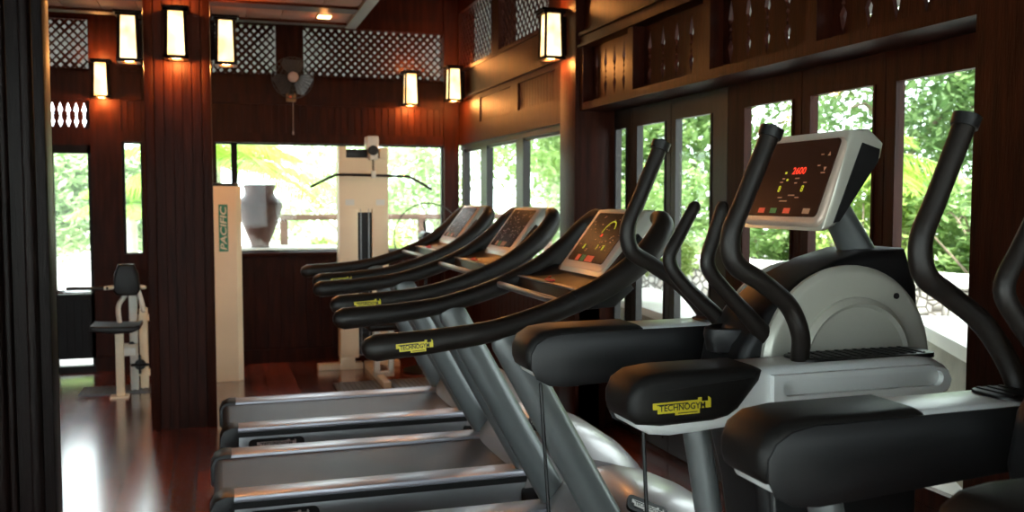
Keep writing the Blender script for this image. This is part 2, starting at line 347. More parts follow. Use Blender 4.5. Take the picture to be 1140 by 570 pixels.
def lattice(mb, a0, a1, z0, z1, off, axis, per=.070, w=.026, th=.008):
    # two layers of crossed diagonal laths clipped to a rectangle
    for sgn in (1, -1):
        n0 = int((a0-(z1-z0))/per)-2; n1 = int((a1+(z1-z0))/per)+2
        for i in range(n0, n1):
            c = i*per
            poly = []
            # centre line: a = c + sgn*(z-z0)
            h = w*.707
            t0, t1 = 0., z1-z0
            lo, hi = (a0-c)*sgn, (a1-c)*sgn
            if lo > hi: lo, hi = hi, lo
            t0 = max(t0, lo); t1 = min(t1, hi)
            if t1-t0 < .004: continue
            A0 = c+sgn*t0; A1 = c+sgn*t1
            pl = [(A0-h, z0+t0), (A0+h, z0+t0), (A1+h, z0+t1), (A1-h, z0+t1)]
            pl = [(min(max(p,a0),a1), q) for p, q in pl]
            d0 = off + (0 if sgn > 0 else th)
            P = (lambda p,a: (p[0],a,p[1])) if axis == 'y' else (lambda p,a: (a,p[0],p[1]))
            vs = [P(p,d0) for p in pl]+[P(p,d0+th) for p in pl]
            mb.add(vs, [(0,1,2,3),(7,6,5,4),(0,4,5,1),(1,5,6,2),(2,6,7,3),(3,7,4,0)])
k = 3
for a0, a1, z0, z1 in ((-1.30,-.98,2.52,2.94), (.0,.53,2.53,2.97), (.765,2.03,2.53,2.97)):
    mb = MB(); lattice(mb, a0, a1, z0, z1, YB+.02, 'y')
    mb.box(a0-.005,a1+.005,YB,YB+.05,z0-.012,z0+.01); mb.box(a0-.005,a1+.005,YB,YB+.05,z1-.01,z1+.012)
    o = struct('trim_%d' % k, mb, 'wood'); k += 1
    MB().box(a0,a1,YB+.075,YB+.078,z0,z1).build('insect_screen', 'meshgrey_t', o) if False else None
# small lattice seen between post and column is part of the back wall's top band
mb = MB(); lattice(mb, -.74, -.58, 2.52, 2.94, YB-.02, 'y'); struct('trim_%d' % k, mb, 'wood'); k += 1

# right wall, far section: three-pane window (x = 2.17)
wr = MB()
wr.box(XW, XW+.14, 5.45, YB, 0, .93); planks_y(wr, 5.76, 8.47, XW-.012, .12, .86, .11); wr.box(XW-.02, XW, 5.74, 8.47, .86, .93); wr.box(XW-.02, XW, 5.74, 8.47, 0, .12)
wr.box(XW+.02, XW+.14, 5.70, YB, 1.95, 2.62)
wr.box(XW, XW+.02, 5.70, YB, 1.95, 2.115); wr.box(XW, XW+.02, 5.70, YB, 2.315, 2.36); wr.box(XW-.03, XW+.02, 5.70, 8.47, 2.355, 2.375)
for a, b in ((7.76, 8.47), (6.70, 6.88), (5.70, 5.90)): wr.box(XW, XW+.02, a, b, 2.115, 2.315)
planks_y(wr, 5.90, 6.70, XW+.012, 2.115, 2.315, .06, .008); planks_y(wr, 6.88, 7.76, XW+.012, 2.115, 2.315, .06, .008)
wr.box(XW, XW+.03, 5.70, YB, 2.375, 2.60); wr.box(XW-.01, XW+.14, 5.70, YB, 2.60, 2.63)
wr.box(XW-.01, XW+.14, 7.17, 7.37, 2.63, 3.2); wr.box(XW-.01, XW+.14, 5.70, 6.0, 2.63, 3.2); wr.box(XW-.01, XW+.14, 8.42, YB, 2.63, 3.2)
wr.box(XW-.01, XW+.14, 5.70, YB, 3.15, CEIL)
# column between the two sections and near section above the doors
wr.box(XW-.03, 2.46, 5.45, 5.72, 0, CEIL, bev=.006)
wr.box(XW, 2.46, 2.268, 5.46, 2.0, 2.045)                       # deep beam over the doors
wr.box(XW+.10, 2.46, 2.268, 5.46, 2.045, 2.06)
for a in (5.40, 4.68, 3.85, 3.05, 2.27): wr.box(XW, XW+.14, a, a+.065, 2.045, 2.385)
wr.box(XW, XW+.14, 2.268, 5.46, 2.385, 2.45); wr.box(XW-.02, XW+.02, 2.268, 5.46, 2.385, 2.40); wr.box(XW+.03, XW+.14, 2.268, 5.46, 2.45, CEIL); wr.box(XW-.012, XW+.05, 2.268, 5.46, 2.455, 2.475)
# near pillar / wall at the right edge
wr.box(XW, 2.46, YN, 2.268, 0, CEIL); 
struct('wall_right', wr, 'wood')
for a, b in ((4.745,5.40),(3.915,4.68),(3.115,3.85),(2.335,3.05)):
    n = 5; hs = [spindle(a+(b-a)*(i+.55)/n, 2.06, 2.36, 1.15) for i in range(n)]
    f = MB(); f.holes([(a,2.045),(b,2.045),(b,2.385),(a,2.385)], hs, XW+.07, XW+.088, 'x'); struct('trim_%d' % k, f, 'wood'); k += 1
for a, b in ((6.0,7.17),(7.37,8.42)):
    mb = MB(); lattice(mb, a, b, 2.63, 3.15, XW+.02, 'x', .085, .018, .004); struct('trim_%d' % k, mb, 'wood'); k += 1
# far window
f = MB(); ys = [5.72, 5.875, 6.633, 6.845, 7.614, 7.851, 8.49]
f.box(XW+.02, XW+.10, 5.72, 8.49, 1.905, 1.95); f.box(XW-.03, XW+.12, 5.72, 8.47, .93, .965)
for a, b in ((5.72,5.86),(6.63,6.84),(7.61,7.84),(8.36,8.49)): f.box(XW+.025, XW+.085, a+.02, b-.02, .965, 1.905)
for a, b in ((5.86,6.65),(6.82,7.63),(7.82,8.38)):
    f.box(XW+.04, XW+.07, a, b, 1.885, 1.905)
w3 = struct('window_3', f, 'greywood')
for a, b in ((5.83,6.66),(6.80,7.64),(7.80,8.39)): MB().box(XW+.055, XW+.059, a, b, .96, 1.91).build('glass_pane', 'glass', w3)
# folding doors of the near section (x = 2.40)
XD = 2.40
edges = [(5.604,5.256),(5.09,4.74),(4.601,4.232),(3.91,3.532),(3.396,3.004),(2.875,2.489)]
lims = [5.45, 5.175, 4.67, 4.07, 3.465, 2.94, 2.27]
lims[0] = 5.44
for i, (a, b) in enumerate(edges):
    a = min(a, 5.40); hi, lo = lims[i]-.003, lims[i+1]+.003
    if i == 5: lo = 2.272; b = 2.40
    f = MB(); f.box(XD, XD+.034, a, hi, .03, 2.005); f.box(XD, XD+.034, lo, b, .03, 2.005); f.box(XD, XD+.034, b, a, 1.885, 2.005); f.box(XD, XD+.034, b, a, .03, .42)
    f.box(XD-.008, XD, b-.012, a+.012, .10, .36); f.box(XD-.006, XD, a, a+.012, .42, 1.885); f.box(XD-.006, XD, b-.012, b, .42, 1.885)
    o = struct('door_%d' % (i+2), f, 'greywood' if i < 3 else 'wood'); MB().box(XD+.008, XD+.012, b-.003, a+.003, .415, 1.89).build('glass_pane', 'glass', o)
struct('baseboard_right', MB().box(XD-.01, 2.46, 2.27, 5.45, 0, .028), 'woodh')

# left wall and the wall behind the camera, with their windows
wl = MB(); wl.box(XL-.12, XL, YN, YB+.12, 2.3, CEIL); wl.box(XL-.12, XL, 1.4, YB+.12, 0, 2.3)
for a in (YN, -.6): wl.box(XL-.12, XL, a, a+.2, 0, 2.3)
struct('wall_left', wl, 'wood')
for i, (a, b) in enumerate(((-2.4,-.6),(-.4,1.4))):
    f = MB(); f.box(XL-.08, XL-.03, a, b, 2.26, 2.3); f.box(XL-.08, XL-.03, a, b, 0, .10); f.box(XL-.08, XL-.03, (a+b)/2-.03, (a+b)/2+.03, .1, 2.3)
    o = struct('window_%d' % (4+i), f, 'wooddk'); MB().box(XL-.06, XL-.056, a, b, .05, 2.28).build('glass_pane', 'glass', o)
wn = MB(); wn.box(XL, 2.46, YN-.12, YN, 0, .12); wn.box(XL, 2.46, YN-.12, YN, 2.3, CEIL)
for a, b in ((XL,-3.2),(-1.2,-1.0),(1.0,1.2),(2.1,2.46)): wn.box(a, b, YN-.12, YN, .12, 2.3)
struct('wall_front', wn, 'wood')
for i, (a, b) in enumerate(((-3.2,-1.2),(-1.0,1.0),(1.2,2.1))):
    f = MB(); f.box(a, b, YN-.08, YN-.03, 2.26, 2.3); f.box(a, b, YN-.08, YN-.03, .12, .2); f.box((a+b)/2-.03, (a+b)/2+.03, YN-.08, YN-.03, .12, 2.3)
    o = struct('window_%d' % (6+i), f, 'wooddk'); MB().box(a, b, YN-.06, YN-.056, .15, 2.28).build('glass_pane', 'glass', o)

# eaves of the pavilion roof; left and front ones unseen, added to cut skylight
e = MB()
e.add([(2.2,-4,3.62),(2.2,10,3.62),(3.9,10,2.60),(3.9,-4,2.60),(2.2,-4,3.66),(2.2,10,3.66),(3.9,10,2.64),(3.9,-4,2.64)], [(0,1,2,3),(7,6,5,4),(0,4,5,1),(1,5,6,2),(2,6,7,3),(3,7,4,0)])
e.add([(-5,8.5,3.62),(2.2,8.5,3.62),(3.9,10.2,2.60),(-5,10.2,2.60),(-5,8.5,3.66),(2.2,8.5,3.66),(3.9,10.2,2.64),(-5,10.2,2.64)], [(0,1,2,3),(7,6,5,4),(0,4,5,1),(1,5,6,2),(2,6,7,3),(3,7,4,0)])
Q = [(0,1,2,3),(7,6,5,4),(0,4,5,1),(1,5,6,2),(2,6,7,3),(3,7,4,0)]
e.add([(-3.7,-4.4,3.62),(-3.7,10,3.62),(-5.4,10,2.60),(-5.4,-4.4,2.60),(-3.7,-4.4,3.66),(-3.7,10,3.66),(-5.4,10,2.64),(-5.4,-4.4,2.64)], Q)
e.add([(-5.4,-2.7,3.62),(3.9,-2.7,3.62),(3.9,-4.4,2.60),(-5.4,-4.4,2.60),(-5.4,-2.7,3.66),(3.9,-2.7,3.66),(3.9,-4.4,2.64),(-5.4,-4.4,2.64)], Q)
e.box(-3.8, 2.3, -2.8, 8.7, 3.60, 3.66)
o = struct('trim_%d' % k, e, 'roof'); k += 1

# dropped ceiling panel over the far left part, with tiles
s = MB(); s.box(XL, 1.03, 7.10, 7.20, 2.745, 2.90, 0); s.box(XL, .97, 6.50, 6.66, 2.745, 2.80, 0); s.box(.96, 1.04, 3.2, 7.20, 2.74, 2.86, 1)
s.box(XL, .96, 3.2, 7.16, 2.80, 2.83, 0)
for i in range(16):
    x1 = .955-i*.24; s.box(x1-.236, x1, 6.66, 7.10, 2.762, 2.80, 2, bev=.003)
for j in range(10):
    for i in range(19):
        x1 = .955-i*.24-(.12 if j % 2 else 0); s.box(max(x1-.236, XL), x1, 6.50-(j+1)*.3+.004, 6.50-j*.3, 2.762, 2.80, 2)
struct('trim_%d' % k, s, ['woodh','beamgrey','tile']); k += 1

# big square column with vertical boards
cx0, cx1, cy0, cy1 = -.405, -.012, 6.2, 6.6
c = MB(); c.box(cx0+.02, cx1-.02, cy0+.02, cy1-.02, 0, 2.9)
for xa, xb in ((cx0, cx0+.055), (cx1-.055, cx1)):
    for ya, yb in ((cy0, cy0+.055), (cy1-.055, cy1)): c.box(xa, xb, ya, yb, 0, 2.9, bev=.006)
planks_x(c, cx0+.06, cx1-.06, cy0+.008, 0, 2.9, .055); planks_x(c, cx0+.06, cx1-.06, cy1-.02, 0, 2.9, .055)
planks_y(c, cy0+.06, cy1-.06, cx0+.008, 0, 2.9, .055); planks_y(c, cy0+.06, cy1-.06, cx1-.02, 0, 2.9, .055)
struct('trim_%d' % k, c, 'wood'); k += 1
# near doorpost at the left edge
p = MB(); p.box(-.62, -.365, 2.36, 2.45, 0, CEIL, bev=.006)
for xx, rr in ((-.402,.014),(-.452,.010),(-.475,.018)): p.tube([(xx,2.36,0),(xx,2.36,CEIL)], rr, 12, 1)
p.box(-.62, -.49, 2.33, 2.36, 0, CEIL, bev=.004)
struct('trim_%d' % k, p, 'wooddk'); k += 1

# ------------------------------------------------------------------ lanterns
def make_lantern(label):
    t = thing('wall_lantern', label, 'lantern', group=None)
    h0, h1 = 0, .30; b, a = .058, .051; yc = -.095
    def ring(z, w): return [(-w,yc-w,z),(w,yc-w,z),(w,yc+w,z),(-w,yc+w,z)]
    f = MB()
    for i in range(4):
        p0 = ring(.02, b)[i]; p1 = ring(.29, a)[i]; f.tube([p0, p1], .010, 6, 1, cap=False)
    for z, w, hh in ((0, b+.012, .02), (.285, a+.02, .014)):
        f.prism([(-w,yc-w),(w,yc-w),(w,yc-w+.028),(-w,yc-w+.028)], z, z+hh, 'z'); f.prism([(-w,yc+w-.028),(w,yc+w-.028),(w,yc+w),(-w,yc+w)], z, z+hh, 'z')
        f.prism([(-w,yc-w),(-w+.028,yc-w),(-w+.028,yc+w),(-w,yc+w)], z, z+hh, 'z'); f.prism([(w-.028,yc-w),(w,yc-w),(w,yc+w),(w-.028,yc+w)], z, z+hh, 'z')
    f.box(-.078, .078, yc-.085, yc+.085, .30, .314); f.build('frame', 'wooddk', t)
    s = MB(); A = ring(.022, b-.004); B = ring(.284, a-.004)
    for i in range(4): s.add([A[i], A[(i+1)%4], B[(i+1)%4], B[i]], [(0,1,2,3)])
    s.build('paper_shade', 'paper', t)
    MB().box(-.03, .03, -.03, -.001, .03, .27).build('wall_bracket', 'wooddk', t)
    return t
LP = [(-.208, 6.2, 2.30, 0, 'glowing paper lantern on the front face of the big square column'),
      (-.405, 6.40, 2.31, -90, 'glowing paper lantern on the left side of the big square column'),
      (-.012, 6.40, 2.315, 90, 'glowing paper lantern on the right side of the big square column'),
      (-.875, 8.5, 2.28, 0, 'smallest lit lantern, on the dark post right of the garden door'),
      (1.70, 8.485, 2.29, 0, 'lit lantern on the back wall above right of the cream pulldown tower'),
      (2.14, 8.17, 2.32, -90, 'lit lantern beside the far right corner post'),
      (2.14, 5.63, 2.33, -90, 'large lit lantern on the post between far window and folding doors')]
lan0 = make_lantern(LP[0][4])
def lamp(name, loc, e, parent, r=.025):
    l = bpy.data.lights.new(name, 'POINT'); l.energy = e; l.color = (1,.38,.09); l.shadow_soft_size = r
    o = bpy.data.objects.new(name, l); C.objects.link(o); o.parent = parent; o.location = loc
for i, (x, y, z, rz, lb) in enumerate(LP):
    o = lan0 if i == 0 else copy_tree(lan0)
    o.location = (x, y, z); o.rotation_euler.z = R(rz); o['label'] = lb
for o in [o for o in C.objects if o.name.startswith('wall_lantern')]:
    lamp('lantern_bulb', (0, -.095, -.005), 19, o); lamp('lantern_bulb_upper', (0, -.10, .335), 9, o, .02)
# recessed lamp in the dropped ceiling
t = thing('recessed_ceiling_light', 'small lit rectangular light set in the tiled dropped ceiling', 'ceiling light', (.77, 6.88, 2.757))
MB().box(-.055,.055,-.05,.05,.0,.035,bev=.006).build('housing','plastic',t); MB().box(-.045,.045,-.055,.04,-.006,-.0005).build('diffuser', mat('warm_diffuser', (1,.8,.4), .5, emit=(1,.66,.28), estr=9), t)
lamp('downlight_bulb', (0,0,-.04), 1.2, t)

# ------------------------------------------------------------------ treadmills
def badge(mb, T, w, h, txt='TECHNOGYM', ip=0, it=1):
    # stepped outline plate with lettering
    o = [(-.5,.30),(.28,.30),(.28,.42),(.34,.42),(.34,.20),(.46,.20),(.46,.45),(.5,.32),(.5,-.18),(.30,-.18),(.30,-.45),(-.12,-.45),(-.12,-.30),(-.42,-.30),(-.42,-.05),(-.5,-.05)]
    mb.prism([(p[0]*w, p[1]*h) for p in o], 0, .003, 'z', ip, T=T)
    mb.text(txt, T @ Matrix.Translation((0,-.005*0,0)), h*.36, it, w*.80, th=.0036)
    mb.add([(-.44*w,.16*h,.0036),(.10*w,.16*h,.0036),(.10*w,.22*h,.0036),(-.44*w,.22*h,.0036)], [(0,1,2,3)], it, T=T)
    mb.add([(-.08*w,-.37*h,.0036),(.26*w,-.37*h,.0036),(.26*w,-.32*h,.0036),(-.08*w,-.32*h,.0036)], [(0,1,2,3)], it, T=T)
    return mb
_un = []
def make_treadmill(label):
    t = thing('treadmill', label, 'treadmill', group='treadmills in a row facing the folding doors')
    W = .41
    b = MB(); b.box(.02, 1.50, -W+.02, W-.02, .05, .165, bev=.01); b.box(.03, .16, -W+.06, -W+.16, 0, .06, bev=.01); b.box(.03, .16, W-.16, W-.06, 0, .06, bev=.01)
    b.box(1.35, 1.50, -W+.04, W-.04, 0, .06, bev=.01); b.build('deck_frame', 'plastic', t)
    bt = MB(); bt.tube([(.055,-.27,.15),(.055,.27,.15)], .037, 16, 1, cap=False, up=(0,0,1)); bt.box(.055, 1.42, -.27, .27, .168, .187); bt.build('running_belt', 'belt', t)
    for sg in (-1, 1):
        r = MB(); r.box(.07, 1.48, sg*.275, sg*W, .17, .205, bev=.012); ra = r.build('side_rail', 'brushed', t)
        mk = MB()
        for kx in range(7): mk.box(1.02+kx*.022, 1.034+kx*.022, sg*.29, sg*.298, .2052, .2062)
        mk.build('rail_marking', 'white', ra)
        r = MB(); r.box(.07, 1.48, sg*(W-.004), sg*(W+.004), .15, .178); r.build('black_strip', 'plastic', t)
        pn = MB(); pn.box(.10, 1.48, sg*(W-.01), sg*(W+.002), .035, .15, bev=.003); pa = pn.build('side_panel', 'grey', t)
        lg = MB(); lg.prism(rrect(-.15,.15,-.032,.032,.028), 0, .004, 'z', 0, T=frame((.30, sg*(W+.002), .105), (-sg,0,0) if sg > 0 else (1,0,0), (0,0,1)))
        badge(lg, frame((.30, sg*(W+.0062), .105), (-1,0,0) if sg > 0 else (1,0,0), (0,0,1)), .21, .045, ip=1, it=0); lg.build('logo_plate', ['plastic','fancap'], pa)
        e = MB(); e.prism([(.0,.06),(.0,.15),(.02,.19),(.06,.208),(.10,.208),(.10,.03),(.03,.03)], sg*.272, sg*(W+.004), 'y', bev=.01); e.build('rear_cap', 'plastic', t)
        # slanted upright, elliptical section
        u = MB(); u.tube([(1.50,sg*.365,.06),(1.32,sg*.365,.38),(1.12,sg*.365,.74),(.975,sg*.365,1.0)], [.060,.060,.058,.056], 20, 5, flat=(.55,1)); u.build('upright', 'tube', t)
        # swept handrail
        pts = [(.55,sg*.37,.995),(.74,sg*.37,1.008),(.94,sg*.37,1.034),(1.14,sg*.37,1.090),(1.32,sg*.37,1.165),(1.455,sg*.365,1.255),(1.53,sg*.345,1.335),(1.555,sg*.30,1.375),(1.56,sg*.25,1.385)]
        h = MB(); h.tube(pts, [.042,.038,.035,.036,.040,.044,.042,.034,.026], 18, 6); ho = h.build('handrail', 'rubber', t)
        bd = MB(); badge(bd, frame((.665, sg*(.37+.0395), 1.0), (-1,0,-.06) if sg > 0 else (1,0,.06), (0,0,1)), .115, .040); bd.build('brand_plate', ['yellow','black'], ho)
        jt = MB(); jt.tube([(1.205,sg*.37,1.115),(1.215,sg*.37,1.119)], .0385, 16, 1, cap=False); jt.build('joint_ring','plastic', ho)
    cb = MB(); cb.tube([(1.165,-.35,1.112),(1.165,.35,1.112)], .013, 12, 1, up=(0,0,1)); cb.build('cross_bar', 'grey', t)
    tr = MB(); tr.prism([(1.235,1.105),(1.245,1.142),(1.285,1.150),(1.34,1.165),(1.40,1.190),(1.43,1.150),(1.36,1.09),(1.26,1.085)], -.35, .35, 'y', bev=.006)
    tr.build('accessory_tray', 'plastic', t)
    tr = MB(); tr.box(1.238, 1.268, -.34, .34, 1.141, 1.149, bev=.003); tr.build('tray_lip', 'grey', t)
    ky = MB(); ky.tube([(1.25,.03,1.156),(1.27,.05,1.162),(1.28,.07,1.162)], .007, 8, 4, flat=(1,.5)); ky.box(1.247,1.268,-.02,.04,1.151,1.159,bev=.003); ky.build('safety_key', 'red', t)
    # console head
    n = frame((1.37, 0, 1.195), (0,-1,0), (.16,0,.21))    # local x to the right of the runner, y up the face, z towards the runner
    H = .264; Wd = .20
    c = MB(); c.prism(rrect(-Wd, Wd, 0, H, .03), -.03, .0, 'z', bev=.008, T=n); co = c.build('console', 'bezel', t)
    def screen(lit):
     sc = MB(); sc.prism(rrect(-Wd+.035, Wd-.035, .030, H-.012, .012), 0, .003, 'z', 0, T=n)
     arc = [(.03+.045*math.cos(R(a)), .165+.05*math.sin(R(a))) for a in range(20, 186, 15)] if lit else [(.3,.3)]
     for i in range(len(arc)-1):
         (x0,y0),(x1,y1) = arc[i], arc[i+1]; dx, dy = x1-x0, y1-y0; l = math.hypot(dx,dy); nx, ny = -dy/l*.003, dx/l*.003
         sc.add([(x0-nx,y0-ny,.0035),(x1-nx,y1-ny,.0035),(x1+nx,y1+ny,.0035),(x0+nx,y0+ny,.0035)], [(0,1,2,3)], 1, T=n)
     for tx, px, py, sz in () if not lit else (('8',-.09,.095,.022),('1',.03,.098,.022),('8',.085,.098,.022)): sc.text(tx, n @ Matrix.Translation((px,py,.0036)), sz, 1)
     if lit: sc.text('00', n @ Matrix.Translation((.0,.150,.0036)), .013, 2)
     for px, mi in ((-.075,3),(-.03,4),(.015,3),(.05,3)): sc.box(px-.016, px+.016, .032, .058, .003, .0042, mi, T=n)
     rnd = random.Random(3)
     for _ in range(34 if lit else 60):
         px, py = rnd.uniform(-.15,.15), rnd.uniform(.07,.235); w_ = rnd.uniform(.004,.012)
         sc.add([(px,py,.0034),(px+w_,py,.0034),(px+w_,py+.004,.0034),(px,py+.004,.0034)], [(0,1,2,3)], 5, T=n)
     return sc
    screen(True).build('screen', ['panel','ledyel','ledred','btnred','btngrn','print'], co)
    if not label: pass
    _un.append(screen(False))
    bk = MB(); bk.prism([(1.365,1.165),(1.375,1.195),(1.535,1.408),(1.575,1.412),(1.605,1.385),(1.59,1.36),(1.48,1.27),(1.42,1.17)], -.215, .215, 'y', bev=.012, seg=3); bk.build('console_shell', 'silver2', t)
    nk = MB(); nk.prism([(1.36,1.10),(1.375,1.19),(1.50,1.33),(1.53,1.30),(1.46,1.12)], -.24, .24, 'y', bev=.01); nk.build('console_neck', 'plastic', t)
    hd = MB()
    prof = [(1.34,.15),(1.36,.26),(1.42,.35),(1.50,.39),(1.60,.395),(1.72,.365),(1.84,.31),(1.95,.235),(2.02,.16),(2.05,.08)]
    NY = 12; vs = []; 
    for j in range(NY+1):
        v = -1+2*j/NY; k_ = (1-abs(v)**3.5)
        for (px, pz) in prof:
            xx = 1.70+(px-1.70)*(.90+.10*k_); vs.append((xx, v*.415, .06+(pz-.06)*(.55+.45*k_)))
    n_ = len(prof); fs = [(j*n_+i, j*n_+i+1, (j+1)*n_+i+1, (j+1)*n_+i) for j in range(NY) for i in range(n_-1)]
    hd.add(vs, fs, 0, True)
    for j in (0, NY):
        loop = [j*n_+i for i in range(n_)]
        base = [vs[q] for q in loop] + [(vs[loop[-1]][0],vs[loop[0]][1],.05),(vs[loop[0]][0],vs[loop[0]][1],.05)]
        hd.add(base, [list(range(len(base)))], 0, False)
    ho = hd.build('motor_hood', 'hood', t)
    bs = MB(); bs.box(1.36, 2.03, -.42, .42, .0, .13, bev=.02); bs.build('hood_base', 'plastic', t)
    T = frame((1.505, -.30, .366), (.75,-.25,-.32), (.45,.8,.45))
    hb = MB(); hb.prism(rrect(-.075,.075,-.036,.036,.02), .0, .012, 'z', 0, T=T); badge(hb, T @ Matrix.Translation((0,0,.012)), .12, .045, ip=1, it=0); hb.build('hood_badge', ['plastic','white'], ho)
    return t
TL = [(-.09, 3.21, 'nearest treadmill, its front hidden behind the elliptical trainers'), (-.045, 4.43, 'middle treadmill of the row of three'), (0, 5.66, 'farthest treadmill, closest to the back wall')]
tm = make_treadmill(TL[0][2])
unlit = _un[0].build('screen', ['panel','dark','dark','print','btngrn','fancap']); unlit_mesh = unlit.data; bpy.data.objects.remove(unlit)
for i, (x, y, lb) in enumerate(TL):
    o = tm if i == 0 else copy_tree(tm); o.location = (x, y, 0); o['label'] = lb
    if i:
        for q in o.children_recursive:
            if q.name.startswith('screen'): q.data = unlit_mesh

# ------------------------------------------------------------------ elliptical trainers
def make_elliptical(label, lever=0., fixed=0., post=-1, ph=((.063,0.),(-.03,.045))):
    # ph: (forward, up) offset of the near and far arm in their stride
    t = thing('elliptical_trainer', label, 'elliptical trainer')
    # base on the floor
    b = MB(); b.box(.70, 1.88, -.05, .05, .03, .09, bev=.012); b.box(.66, .76, -.33, .33, 0, .07, bev=.02); b.box(1.80, 1.90, -.30, .30, 0, .07, bev=.02); b.build('base_frame', 'plastic', t)
    # central housing
    body = [(1.42,.06),(1.36,.30),(1.30,.70),(1.225,.98),(1.245,1.08),(1.31,1.17),(1.41,1.243),(1.52,1.292),(1.62,1.318),(1.735,1.322),(1.775,1.22),(1.785,1.10),(1.785,.9),(1.80,.3),(1.80,.06)]
    h = MB(); h.prism(body, -.105, .105, 'y', bev=.025, seg=3); h.build('front_housing', 'plastic', t)
    for sg in (-1, 1):
        # disc cover with raised inner disc
        dc = MB(); cx, cz = 1.545, 1.03; T = Matrix.Translation((cx, sg*.105, cz))
        P = [(.0,.0),(.252,.0),(.252,.012),(.243,.022),(.232,.025),(.20,.022),(.175,.024),(.0,.024)]
        dc.lathe([(r_, sg*h_) for r_, h_ in P[1:]], 56, 0, T, 'y'); do = dc.build('disc_cover', 'silver2', t)
        inn = MB(); inn.lathe([(.172,sg*.022),(.170,sg*.034),(.156,sg*.044),(.146,sg*.036),(.02,sg*.038)], 48, 0, Matrix.Translation((cx+.01, sg*.105, cz)), 'y'); inn.build('inner_disc', 'silver2', do)
        sc = MB(); sc.lathe([(.008,sg*.02),(.008,sg*.027),(.003,sg*.028)], 12, 0, Matrix.Translation((1.68,sg*.105,1.20)), 'y'); sc.build('screw', 'plastic', do)
        # side arm: silver shell, black boot, recessed groove, footplate
        ya, yb = sg*.14, sg*.275
        dx, dz = ph[0] if sg < 0 else ph[1]; D_ = Matrix.Translation((0, 0, dz)); x0 = .79+dx; x1 = 1.737+(dx if sg > 0 else 0)
        arm = [(x0+.01,.975),(x0+.01,1.01),(x0+.025,1.036),(x0+.055,1.054),(x0+.10,1.062),(x1-.117,1.068),(x1-.057,1.060),(x1-.02,1.040),(x1,1.01),(x1,.988),(x1-.012,.972),(x0+.20,.925),(x0+.11,.920),(x0+.06,.926),(x0+.025,.945)]
        a = MB(); a.prism(arm, ya, yb, 'y', bev=.018, seg=3, T=D_); ao = a.build('side_arm', 'silver', t)
        sl = rrect(x1-.50,x1-.047,.996,1.034,.0185,6); out = [(x0+.36,.950),(x1-.05,.978),(x1-.03,.99),(x1-.022,1.01),(x1-.035,1.035),(x1-.08,1.048),(x0+.36,1.046)]
        g = MB(); g.holes(out, [sl], sg*.291, sg*.268, 'y', closed=True, T=D_); g.build('grooved_panel', 'silver', ao)
        boot = [(x0,.985),(x0,1.012),(x0+.013,1.042),(x0+.045,1.062),(x0+.10,1.069),(x0+.315,1.070),(x0+.338,1.060),(x0+.330,1.035),(x0+.275,.972),(x0+.25,.957),(x0+.21,.949),(x0+.08,.945),(x0+.025,.952),(x0+.007,.965)]
        bo = MB(); bo.prism(boot, sg*.135, sg*.290, 'y', bev=.024, seg=3, T=D_); bb = bo.build('rubber_boot', 'softblk', ao)
        if sg < 0:
            bd = MB(); badge(bd, frame((x0+.125, -.2905, .992+dz), (1,0,.02), (0,0,1)), .142, .040); bd.build('brand_plate', ['yellow','black'], bb)
        fp = MB(); fp.prism(rrect(x1-.42,x1-.03,min(sg*.15,sg*.258),max(sg*.15,sg*.258),.03), 1.058, 1.0715, 'z', bev=.003, T=D_)
        for q in range(13): fp.box(x1-.40+q*.027, x1-.391+q*.027, sg*.158, sg*.25, 1.0715, 1.074, T=D_)
        fp.build('footplate', 'plastic', ao)
        ic = MB(); ic.prism([(p[0], p[1]-.006) for p in arm], sg*.134, sg*.1415, 'y', bev=.003, T=D_); ic.build('inner_cover', 'plastic', ao)
        # support post and thin rod
        if sg == post:
            px = 1.053 if post < 0 else .93
            pp = MB(); pp.tube([(px,sg*.21,.94),(px+.03,sg*.21,.78),(px+.085,sg*.21,.45),(px+.145,sg*.21,.08)], .032, 16, 4); pp.build('support_post', 'tube', t)
            pp = MB(); pp.box(px+.06, px+.24, sg*.02, sg*.25, .02, .09, bev=.02); pp.build('post_foot', 'plastic', t)
        rd = MB(); rd.tube([(.815 if sg > 0 else .93, sg*.19, .96),(.845 if sg > 0 else .955, sg*.19, .50),(.86 if sg > 0 else .97, sg*.19, .07)], .005, 8, 3); rd.build('thin_rod', 'plastic', t)
        # moving handlebar
        L = lever; pts = [(1.203+L,sg*.275,1.600),(1.168+L,sg*.275,1.52),(1.133+L,sg*.275,1.44),(1.104+L,sg*.275,1.37),(1.116+L,sg*.275,1.305),(1.185+L*.9,sg*.275,1.262),(1.265+L*.8,sg*.262,1.205),(1.335+L*.6,sg*.245,1.12),(1.37+L*.4,sg*.22,1.03)]
        if sg < 0: pts[-2] = (1.300+L*.6, -.262, 1.135); pts[-1] = (1.325+L*.4, -.225, 1.07)
        hb = MB(); hb.tube(pts, [.0215,.0215,.0215,.0225,.0235,.0225,.022,.022,.022], 18, 6); ho = hb.build('moving_handlebar', 'rubber', t)
        k_ = MB(); k_.tube([(1.199+L,sg*.275,1.590),(1.207+L,sg*.275,1.612)], [.0262,.0275], 18, 1, cap=False); k_.build('end_cap', 'plastic', ho)
        # short fixed handle
        F_ = fixed; pts = [(1.225+F_ if sg > 0 else 1.176+F_,sg*.115,1.430),(1.185+F_ if sg > 0 else 1.152+F_,sg*.115,1.36),(1.152+F_ if sg > 0 else 1.137+F_,sg*.115,1.29),(1.19+F_,sg*.11,1.225),(1.27+F_*.8,sg*.10,1.15),(1.35+F_*.5,sg*.09,1.07)]
        fh = MB(); fh.tube(pts, [.0165,.017,.0185,.019,.022,.027], 16, 6); fh.build('fixed_handle', 'rubber', t)
